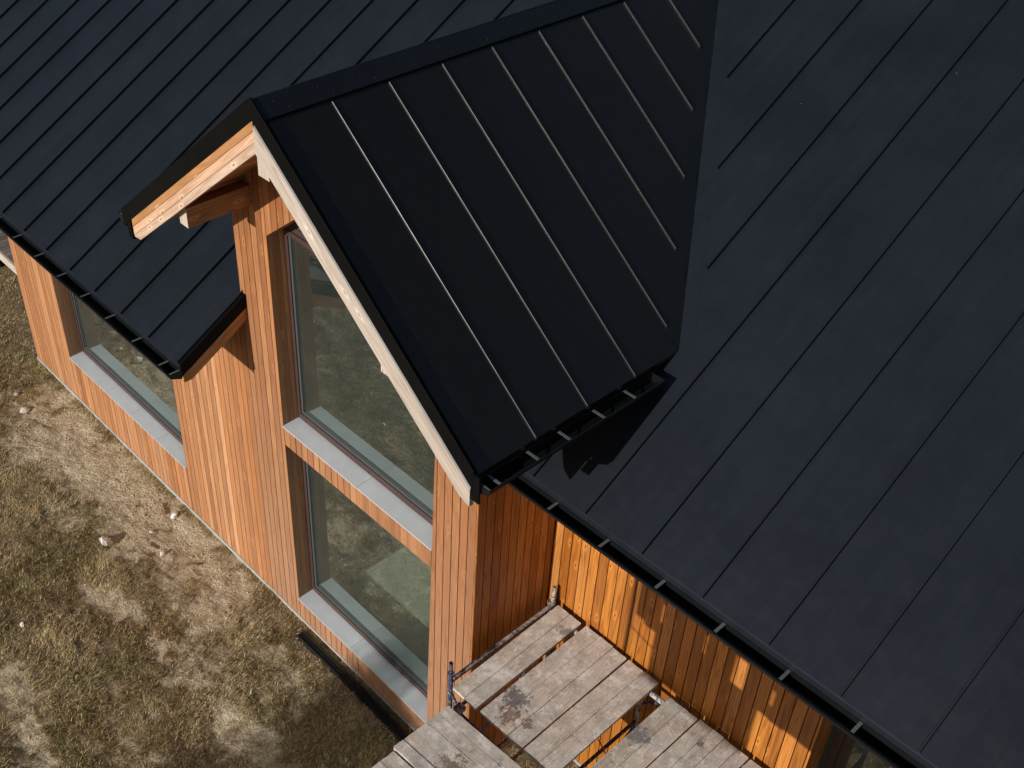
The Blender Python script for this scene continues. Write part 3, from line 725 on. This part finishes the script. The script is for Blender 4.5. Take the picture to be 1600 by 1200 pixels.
# eave gutters
def ugut(mb, P, A, O, Wd=.115, Dp=.085, t=.004, ln=1.):
    """P inner rim start, A along unit, O outward unit"""
    P, A, O = Vector(P), Vector(A), Vector(O); Z = Vector((0, 0, 1))
    def bx(o0, o1, z0, z1): mb.obox(P + O * o0 + Z * z0, A * ln, O * (o1 - o0), Z * (z1 - z0))
    bx(0, t, -Dp, 0.004)
    fz = -.034
    mb.prism([P + O * t + Z * -Dp, P + O * Wd + Z * fz, P + O * Wd + Z * (fz + t), P + O * t + Z * (-Dp + t)], A * ln, A); bx(Wd - t, Wd, fz + t, 0)
    bx(Wd, Wd + .010, -.012, .0015)
    for e_ in (0, ln - .004): mb.prism([P + O * t + Z * (-Dp + t + .0005) + A * e_, P + O * (Wd - t) + Z * (fz + t + .0005) + A * e_, P + O * (Wd - t) + A * e_, P + O * t + A * e_], A * .004, A)
def gutter(P, A, O, ln, br, label):
    mb = MB(); ugut(mb, P, A, O, ln=ln); g = mb.build('gutter', M_gutter, house); g['label'] = label
    A, O, P = Vector(A), Vector(O), Vector(P)
    for s_ in br:
        b_ = MB(); b_.obox(P + A * (s_ - .011) + O * .004 + Vector((0, 0, -.005)), A * .022, O * .109, Vector((0, 0, .003)))
        b_.build('bracket', M_bracket, g)
    return g
gutter((-12.4, YL - .006, 3.472), (1, 0, 0), (0, -1, 0), 9.38, [-6.62 + 12.4 - .49 * k for k in range(1, 10)][::-1] + [x + 12.4 for x in (-6.62, -6.13, -5.64, -5.151, -4.671, -4.188, -3.7, -3.231, -3.05)], 'black box gutter along the low left eave')
gutter((.02, YR - .006, 3.985), (1, 0, 0), (0, -1, 0), 6.9, [x - .02 for x in (.152, .637, 1.113, 1.599, 2.076, 2.556, 3.045, 3.53, 4.02, 4.5)], 'black box gutter along the right eave')
gutter((XGL - .006, YF + 2.0, 4.682), (0, -1, 0), (-1, 0, 0), 1.99, [.4, .9, 1.4, 1.83, 1.975], 'black box gutter on the far side of the dormer')
gutter((XG + .006, YF + .012, 4.682), (0, 1, 0), (1, 0, 0), 1.73, [.014, .108, .455, .755, 1.096, 1.42], 'black box gutter on the side of the dormer')

# dormer roof
DT = .1
nG = Vector((Q, 0, 1)).normalized(); dG = Vector((1, 0, -Q)).normalized()
def gslab(mb, sgn, x_off0, x_off1, y0, y1a, y1b, z0=0., t=DT, mi=0):
    """strip of a dormer slope between two distances from the ridge"""
    xa_, xb_ = XA + sgn * x_off0, XA + sgn * x_off1
    mb.prism([(xa_, y0, ZA - Q * x_off0 + z0), (xb_, y0, ZA - Q * x_off1 + z0), (xb_, y1b, ZA - Q * x_off1 + z0), (xa_, y1a, ZA - Q * x_off0 + z0)], (0, 0, -t), (sgn, 0, -Q), 0, mi)
W2 = XG - XA
GY = [-.138 + .499 * k for k in range(0, 10)]
mb = MB()
yve = yv(XG)
gslab(mb, 1, .001, W2, YF, yv(XA), yve, t=.03)
for y in GY:
    x0 = XA + .126
    if y < yve - .08: xe = XG - .004
    else:
        dz = .115; zz_ = mz(y) + dz; xe = XA + (ZA - zz_) / Q
    if xe < x0 + .1: continue
    seam(mb, (x0, y, gz(x0)), (xe, y, gz(xe)), (0, 1, 0), nG, .008, .017, 1)
    # folded-down foot of the seam
    e = Vector((xe, y, gz(xe))); mb.obox(e - Vector((0, .007, 0)), dG * .014, (0, .014, 0), nG * .008, mi=1)
mb.build('dormer_roof', [M_dorm, M_seam], house)
mb = MB(); gslab(mb, -1, .001, W2, YF, yv(XA), yve, t=.03)
for y in GY:
    x0 = XA - .126
    xe = XGL + .01 if y < yve else XA - (ZA - mz(y) - .1) / Q
    if xe < x0 - .1: seam(mb, (x0, y, gz(x0)), (xe, y, gz(xe)), (0, 1, 0), Vector((-Q, 0, 1)))
mb.build('dormer_roof_far_slope', M_dorm, house)
# valley flashing: flat strip on both slopes
mb = MB()
def vpt(t, onG, w_):
    y = yve + (yv(XA) - yve) * t; x = XA + (XG - XA) * (1 - t)
    vd = (Vector((XA, yv(XA), ZA)) - Vector((XG, yve, gz(XG)))).normalized()
    p_ = Vector((x, y, mz(y)))
    n_ = nG if onG else nM
    s_ = vd.cross(n_).normalized()
    if onG: s_ = s_ if s_.x < 0 else -s_
    else: s_ = s_ if s_.x > 0 else -s_
    return p_ + s_ * w_ + n_ * (.0012 if w_ else .0016)
mb.face([vpt(0.0, 1, 0), vpt(1, 1, 0), vpt(1, 1, .115), vpt(0.02, 1, .115)]); mb.face([vpt(0.0, 1, .115) - nG * .0, vpt(1, 1, .115), vpt(1, 1, .115) - nG * .003, vpt(0, 1, .115) - nG * .003])
mb.build('valley_flashing', M_dorm, house)
mb = MB(); a0, a1, b0, b1 = vpt(-.02, 0, 0), vpt(1, 0, 0), vpt(1, 0, .11), vpt(-.02, 0, .11)
mb.prism([a0, a1, b1 if False else b0, b1], -nM * .001); mb.build('valley_gutter_sheet', M_roof, house)
# ridge cap
mb = MB()
for sg in (1, -1):
    n_ = Vector((sg * Q, 0, 1)).normalized(); d_ = Vector((sg, 0, -Q)).normalized()
    P0 = Vector((XA, YF - .004, ZA)) + n_ * .030; L_ = Vector((0, yv(XA) - YF, 0))
    o_ = Vector((XA, YF - .004, ZA + .030 * math.hypot(1, Q)))
    mb.prism([o_, o_ + d_ * .163, o_ + d_ * .163 - n_ * .012, o_ - Vector((0, 0, .012 * math.hypot(1, Q)))], L_, (0, 1, 0))
    mb.prism([o_ + d_ * .160 - n_ * .0121, o_ + d_ * .156 - n_ * .0121, o_ + d_ * .150 - n_ * .030, o_ + d_ * .156 - n_ * .030], L_, (0, 1, 0))
mb.tube((XA, YF - .004, ZA + .036), (XA, yv(XA), ZA + .036), .006, 8)
cap = mb.build('ridge_cap', M_cap, house)
def screw(p_, r, par):
    mb = MB(); lump(mb, p_, r, .6, 6, seed=1); mb.build('screw', M_screw, par)
for k in range(12):
    y = -.55 + .36 * k
    for dd in (.06, .128): screw(Vector((XA, y + (dd > .1) * .09, ZA + .030 * 1.28)) + dG * dd + nG * .002, .0045, cap)
# rake flashing
mb = MB()
def gw(x, dz): return gz(x) + dz
for sg in (1, -1):
    xe = XA + sg * (W2 + .002)
    up, lo = .05, -.108
    mb.prism([(XA, -.69, ZA + up + .004), (xe, -.69, gz(xe) + up), (xe, -.69, gz(xe) + lo), (XA, -.69, ZA + lo)], (0, -.010, 0), (sg, 0, -Q))
    mb.prism([(XA, -.6899, ZA + up + .004), (XA, -.6899, ZA + up - .004), (XA, -.652, ZA + .004), (XA, -.652, ZA + .012)], (xe - XA, 0, gz(xe) - ZA), (sg, 0, -Q))
    mb.tube((XA, -.697, ZA + up + .003), (xe, -.697, gz(xe) + up), .0045, 8)
mb.box((XG + .006, -.7005, 4.54), (XG + .06, -.688, gz(XG) + .03)); mb.box((XG - .02, -.7005, 4.54), (XG + .0055, -.688, gz(XG) - .11))
mb.box((XGL + .07, -.702, 4.545), (XGL + .14, -.66, 4.80))
rk = mb.build('rake_flashing', M_flash, house)
for k in range(8):
    for dy in (-.02, .035): screw(Vector((XA, -.67 + dy, ZA + (.034 if dy < 0 else 0))) + dG * (.10 + .33 * k + dy * .6) + nG * .004, .0038, rk)
mb = MB(); xe = XG - .02
mb.prism([(XA + .02, -.697, gz(XA + .02) - .1085), (xe, -.697, gz(xe) - .1085), (xe, -.697, gz(xe) - .146), (XA + .02, -.697, gz(XA + .02) - .146)], (0, .006, 0), (1, 0, -Q)); mb.build('drip_trim', M_zinc, house)
# barge boards
for sg in (1, -1):
    mb = MB()
    bands = ((-.109, -.180, 0), (-.184, -.261, .5), (-.265, -.345, 1.)) if sg < 0 else ((-.147, -.345, .6),)
    for i_, (t0, t1, r) in enumerate(bands):
        last = i_ == len(bands) - 1; yo = -.695 + .002 * i_
        x1 = -3.578 if sg < 0 else .598; x2 = (-3.478 if sg < 0 else .50) if last else x1
        xm = XA - sg * .0
        poly = [(xm, yo, ZA + t0), (x1, yo, gz(x1) + t0)]
        if last and sg < 0: poly += [(x1, yo, gz(x1) + t0 - .012), (x2, yo, gz(x2) + t1)]
        elif last: poly += [(x1, yo, gz(x1) - .30), (x2, yo, gz(x2) + t1)]
        else: poly += [(x1, yo, gz(x1) + t1)]
        poly += [(xm, yo, ZA + t1)]
        mb.prism(poly, (0, .035, 0), (sg, 0, -Q), r)
    b_ = mb.build('barge_board', M_fascia if sg < 0 else M_pale, house)
    b_['label'] = 'three-board larch barge board, orange above and pale below' if sg < 0 else 'pale whitish barge board'
# dormer soffit + core
for sg in (1, -1):
    mb = MB(); o = 0.
    ex = 0.
    while ex < W2 - .04:
        e2 = min(ex + .12, W2 - .03)
        y1 = 0.0 if ex < 1.55 else 1.1
        gslab(mb, sg, ex + .0006, e2 - .0006, YF + .04, y1 - .002, y1 - .002, z0=-.205, t=.018); mb.r[-6:] = [R()] * 6
        ex = e2
    for i in range(len(mb.uv)): pass
    mb.build('dormer_soffit', M_soffit, house)
mb = MB()
for sg in (1, -1): gslab(mb, sg, .001, W2 - .035, YF + .045, yv(XA) - .2, yve + .05, z0=-.033, t=.165)
mb.build('dormer_roof_core', M_dark, house)
# projecting beams
for x0, x1, zb, zt, ye in ((-2.885, -2.765, 4.985, 5.165, -.61), (-1.62, -1.49, 5.925, 6.11, -.64), (-.345, -.225, 4.975, 5.15, -.635)):
    mb = MB(); mb.box((x0, ye, zb), (x1, -.0015, zt), (0, 1, 0), R()); b_ = mb.build('beam', M_beam, house)
    mb = MB(); mb.box((x0 + .001, ye - .002, zb + .001), (x1 - .001, ye - .0005, zt - .001), (0, 0, 1), R()); mb.build('end_grain', M_pale, b_)

# ------------------------------------------------------------------ terrace beyond the left end
terr = empty('wooden_terrace', (-11.5, .6, 0)); tag(terr, 'grey plank terrace with a pale edge board beyond the left end of the house', 'terrace')
mb = MB()
for k in range(56):
    x = -8.84 - .1 * (k + 1); mb.box((x + .003 + 11.5, .0, .42), (x + .097 + 11.5, 5, .45), (0, 1, 0), R())
mb.build('decking', wood_mat('grey decking', [(.20, .18, .18), (.26, .22, .21), (.17, .15, .155)], (.1, .08, .08), .4, .8, False), terr)
mb = MB(); mb.box((-3, -.035, .30), (2.66, -.001, .452), (1, 0, 0), .5); mb.build('edge_board', M_pale, terr)
for x in (-2.5, -1.2, 0, 1.2, 2.4): mb = MB(); mb.box((x, .05, -.05), (x + .1, .15, .42)); mb.build('post', M_dark, terr)

# ------------------------------------------------------------------ scaffold
ZD = 1.94
def panel(P0, P1, P2, strips, label, group, along=None, z=ZD, rag=.004, P3=None):
    """P0 start corner, P1 other corner of the end (across), P2 far corner next to P0 (along)"""
    P0, P1, P2 = [Vector((q[0], q[1], 0)) for q in (P0, P1, P2)]; A = (P2 - P0); Ln = A.length; A.normalize(); Cc = P1 - P0; Wd = Cc.length; Cc.normalize()
    ws = [random.uniform(.85, 1.15) for _ in range(strips)]; tot = sum(ws); mb = MB(); s = 0
    base = Vector((P0.x, P0.y, 0))
    for q in ws:
        w_ = q / tot * Wd; r = R(); dz = random.uniform(-.003, .003); e0, e1 = random.uniform(-rag, rag), random.uniform(-rag, rag)
        n = 10; ang = [0]
        cor = Vector((P0.x, P0.y, z + dz)) + Cc * s
        ch = .006; g = .002
        def pt(a, b): v_ = cor + A * a + Cc * b; return (v_.x, v_.y, v_.z)
        poly = [pt(e0 + ch, g), pt(e0, g + ch), pt(e0 + random.uniform(-.004, .006), w_ * .5), pt(e0, w_ - g - ch), pt(e0 + ch, w_ - g)]
        poly += [pt(Ln + e1 - ch, w_ - g), pt(Ln + e1, w_ - g - ch), pt(Ln + e1 + random.uniform(-.006, .004), w_ * .5), pt(Ln + e1, g + ch), pt(Ln + e1 - ch, g)]
        mb.prism([(a - base.x, b - base.y, c) for a, b, c in poly], (0, 0, -.03), A, r); s += w_
    for t in (.12, .88):   # battens under the panel
        o_ = Vector((0, 0, z - .065)) + A * (Ln * t - .04) + Cc * .01; mb.obox(o_, A * .08, Cc * (Wd - .02), (0, 0, .031), Cc, R())
    o = mb.build('scaffold_plank', M_plank); o.location = base
    return tag(o, label, 'scaffold plank', group)
G1 = 'weathered plank panels on the scaffold'
panel((.198, -.400), (.474, -.404), (.174, .874), 2, 'weathered plank panel nearest the dormer corner, beside the blue tube', G1)
panel((.509, -.392), (.972, -.391), (.490, .884), 3, 'widest splattered plank panel with dark and brown stains, middle of its platform', G1)
panel((.983, -.388), (1.30, -.39), (.967, .890), 2, 'plank panel at the right edge of the middle platform, speckled at its far end', G1)
panel((1.432, -.35), (1.715, -.35), (1.428, .850), 2, 'plank panel with a dark paint mark, first of the lower right platform', G1)
panel((1.722, -.35), (2.190, -.35), (1.719, .866), 4, 'wide plank panel with small dark spots in the lower right platform', G1)
panel((2.200, -.35), (2.55, -.35), (2.198, .866), 2, 'plank panel at the bottom edge of the photo, right of the spotted one', G1)
# lower left platform: boards run the other way
panel((.335, -1.150), (.335, -.578), (1.60, -1.08), 5, 'plank panel with a brown stain in the lower left platform', G1, z=2.0)
panel((.362, -1.56), (.362, -1.165), (1.60, -1.50), 3, 'plank panel at the bottom left of the scaffold, beyond a dark gap', G1, z=2.0)

def scaffold(name, x, y0, y1, label, tall, toprail=True, off=0):
    t = empty(name, (x, (y0 + y1) / 2, 0)); tag(t, label, 'scaffold', 'steel frames carrying the plank platforms')
    yc = (y0 + y1) / 2
    def lo(p): return (p[0] - x, p[1] - yc, p[2])
    for y, m_ in ((y0, M_tube), (y1, M_tube2)):
        mb = MB(); top = tall
        mb.tube(lo((x, y, -.03)), lo((x, y, top - .12)), .021, 14, hollow=False); mb.tube(lo((x, y, top - .125)), lo((x, y, top)), .017, 14, hollow=True)
        mb.tube(lo((x, y, top - .135)), lo((x, y, top - .12)), .025, 14)
        mb.build('post', m_, t)
    for zc, r_ in ((ZD - .058, .02), (ZD - .5, .016), (.35, .016)):
        mb = MB(); mb.tube(lo((x, y0, zc)), lo((x, y1, zc)), r_, 12); mb.build('crossbar', M_tube, t)
    mb = MB(); mb.tube(lo((x, y0, .5)), lo((x, y1, 1.4)), .012, 8); mb.build('diagonal_brace', M_tube, t)
    return t
f1 = scaffold('steel_scaffold', .115, -.345, .875, 'blue steel scaffold frame between the dormer corner and the first plank', 2.12)
f1c = MB()
for dz in (0, .022):  # wire wrapped round the far post
    pr = [Vector((.035 * math.cos(a), .03 * math.sin(a), dz + .01 * math.sin(a * 2))) for a in np.linspace(0, 2 * math.pi, 15)]
    for a_, b_ in zip(pr[:-1], pr[1:]): f1c.tube(Vector((0, .585, ZD - .02)) + a_, Vector((0, .585, ZD - .02)) + b_, .006, 6)
f1c.build('wire_tie', M_bracket, f1)
mb = MB(); mb.tube((.02, -.60, ZD - .01), (.02, .585, ZD - .01), .019, 12); mb.build('side_rail', M_tube2, f1)
f2 = scaffold('steel_scaffold', 1.20, -.33, .80, 'scaffold frame hidden mostly under the right edge of the middle platform', 1.90)
f3 = scaffold('steel_scaffold', 2.45, -.33, .80, 'scaffold frame at the far right end of the platforms, cut by the photo edge', 1.88)
# long rails and braces joining the frames
def rail(a, b, r, label, m_=M_tube):
    a, b = Vector(a), Vector(b); mb = MB(); mb.tube((0, 0, 0), b - a, r, 12, hollow=False); o = mb.build('scaffold_tube', m_); o.location = a; return tag(o, label, 'scaffold tube', 'tubes tying the scaffold frames')
rail((.12, .80, ZD - .055), (2.75, .80, ZD - .05), .024, 'grey scaffold tube along the house side of the platforms', M_tube2)
rail((.30, -.475, ZD - .10), (2.75, -.475, ZD - .10), .012, 'dark scaffold tube crossing between the middle and lower left platforms')
rail((.10, -.34, 1.75), (1.33, -.34, .35), .013, 'thin diagonal brace under the front edge of the middle platform')
rail((.10, .86, .45), (1.33, .86, 1.75), .013, 'thin diagonal brace close to the recessed wall')
rail((1.38, .84, 1.7), (2.6, .84, .4), .013, 'thin diagonal brace behind the lower right platform')
mb = MB(); mb.box((-.05, -.05, -.03), (.05, .05, 0)); mb.box((-.05, -.05, 0), (-.038, .05, .035)); mb.box((.038, -.05, 0), (.05, .05, .035)); mb.box((-.038, .038, 0), (.038, .05, .03))
cl_ = mb.build('scaffold_clamp', M_tube2); cl_.scale = (.75, .75, .75); cl_.location = (.37, -.485, ZD - .03); cl_.rotation_euler = (0, 0, .1); tag(cl_, 'rusty square scaffold clamp in the gap between two platforms', 'clamp')
# front frames under the lower left platform
for x, lab in ((.42, 'scaffold frame under the outer end of the lower left platform'), (1.52, 'scaffold frame under the inner end of the lower left platform')):
    t = empty('steel_scaffold', (x, -1.05, 0)); tag(t, lab, 'scaffold', 'steel frames carrying the plank platforms')
    for y in (-.42, .45):
        mb = MB(); mb.tube((0, y, -.03), (0, y, 1.9), .021, 12); mb.build('post', M_tube, t)
    for zc in (1.915, .4): mb = MB(); mb.tube((0, -.42, zc), (0, .45, zc), .02, 12); mb.build('crossbar', M_tube, t)

# unseen scaffold, added; its boards are cut to the shadows on the recessed wall
T_ = .359
YB = -3.4; dZ = T_ * (D - YB)
tall = empty('shade_scaffold', (1.8, YB, 0)); tag(tall, 'unseen taller scaffold added with upright boards that shade the recessed wall', 'scaffold')
def lb(x0, x1, z0, z1, y=0.): 
    sh = .023 / .942 * (D - YB)   # the sun comes slightly from the left
    return (x0 - 1.8 - sh, y, z0 + dZ), (x1 - 1.8 - sh, y + .02, z1 + dZ)
mb = MB()
top = 2.95
segs = [(.93, 1.02, 2.44), (1.02, 1.135, 2.40), (1.135, 1.17, 1.905), (1.188, 1.30, 1.905), (1.30, 1.42, 1.905), (1.42, 1.573, 1.905), (1.59, 1.72, 1.905), (1.72, 1.85, 1.905), (1.96, 2.12, 1.905), (2.12, 2.195, 2.40), (2.21, 2.34, 2.385), (2.34, 2.47, 2.40), (2.47, 2.60, 2.39), (2.60, 2.75, .5), (2.75, 2.9, .5), (2.9, 3.05, .5), (3.05, 3.2, .5), (3.2, 3.6, .5), (3.6, 4.2, .5)]
for x0, x1, zb in segs: lo_, hi_ = lb(x0, x1 + .0004, zb, top + random.uniform(0, .05)); mb = MB(); mb.box(lo_, hi_, (0, 0, 1), R()); mb.build('shade_board', M_plank, tall)
for x0, x1, zb, zt in ((1.85, 1.96, 1.905, 2.47), (1.16, 1.20, 1.905, 2.54), (1.56, 1.60, 1.905, 2.545), (2.19, 2.215, 2.39, 2.53), (1.15, 1.21, 2.75, top), (1.565, 1.60, 2.755, top), (1.83, 1.98, 2.78, top), (2.18, 2.22, 2.70, top), (.93, 4.2, 2.83, top)):
    lo_, hi_ = lb(x0, x1, zb, zt, .025); mb = MB(); mb.box(lo_, hi_, (0, 0, 1), R()); mb.build('shade_cross_board', M_plank, tall)  # added strips that close the slits in the shadow
mb = MB()
def tt(x0, z0, x1, z1, r, y=-.03):
    (a, _, b), _h = lb(x0, x0, z0, z0); (c_, _, d_), _h = lb(x1, x1, z1, z1); mb = MB(); mb.tube((a, y, b), (c_, y, d_), r, 10); mb.build('tube', M_tube, tall)
tt(.885, 1.94, .885, 2.9, .024); tt(2.72, -1.75, 2.72, 2.9, .024); tt(4.1, -1.75, 4.1, 2.9, .024); tt(.87, 2.29, 1.2, 2.20, .008); tt(.885, 2.87, 4.2, 2.87, .02)

# ------------------------------------------------------------------ unseen tree, added to throw the soft shade on sill and grass
def leaf_tree(name, base, h, rad, seed, label, n=9500):
    rr = np.random.default_rng(seed); t = empty(name, base); tag(t, label, 'tree', 'unseen trees added for their shade')
    mb = MB()
    mb.tube((0, 0, -.1), (.05, 0, h * .55), .05, 8); mb.tube((.05, 0, h * .55), (0, .05, h * .93), .025, 8)
    for k in range(9):
        a = k * 2.4; z = h * (.4 + .055 * k); mb.tube((.04, 0, z), (rad * .8 * math.cos(a), rad * .8 * math.sin(a), z + .35), .012, 6)
    mb.build('trunk', plain('bark', (.12, .09, .07), .9, .3, 20, .5), t)
    mb = MB(); cl = [(rr.normal(0, .45) * rad, rr.normal(0, .45) * rad, h * rr.uniform(.62, .97)) for _ in range(26)]
    for i in range(n):
        c_ = Vector(cl[rr.integers(26)]) + Vector(rr.normal(0, .15, 3)); d1 = Vector(rr.normal(0, 1, 3)).normalized(); d2 = d1.orthogonal().normalized()
        mb.face([c_, c_ + d1 * .03 + d2 * .014, c_ + d1 * .06, c_ + d1 * .03 - d2 * .014])
    mb.build('crown', plain('leaf green', (.06, .09, .03), .6, .3, 3), t)
leaf_tree('shade_tree', (-1.36, -12, 0), 4.9, .52, 3, 'unseen leafy tree added farther out to shade the lower dormer sill')

# ------------------------------------------------------------------ render settings
S.render.engine = 'CYCLES'
S.cycles.max_bounces = 8; S.cycles.transparent_max_bounces = 12; S.cycles.diffuse_bounces = 4
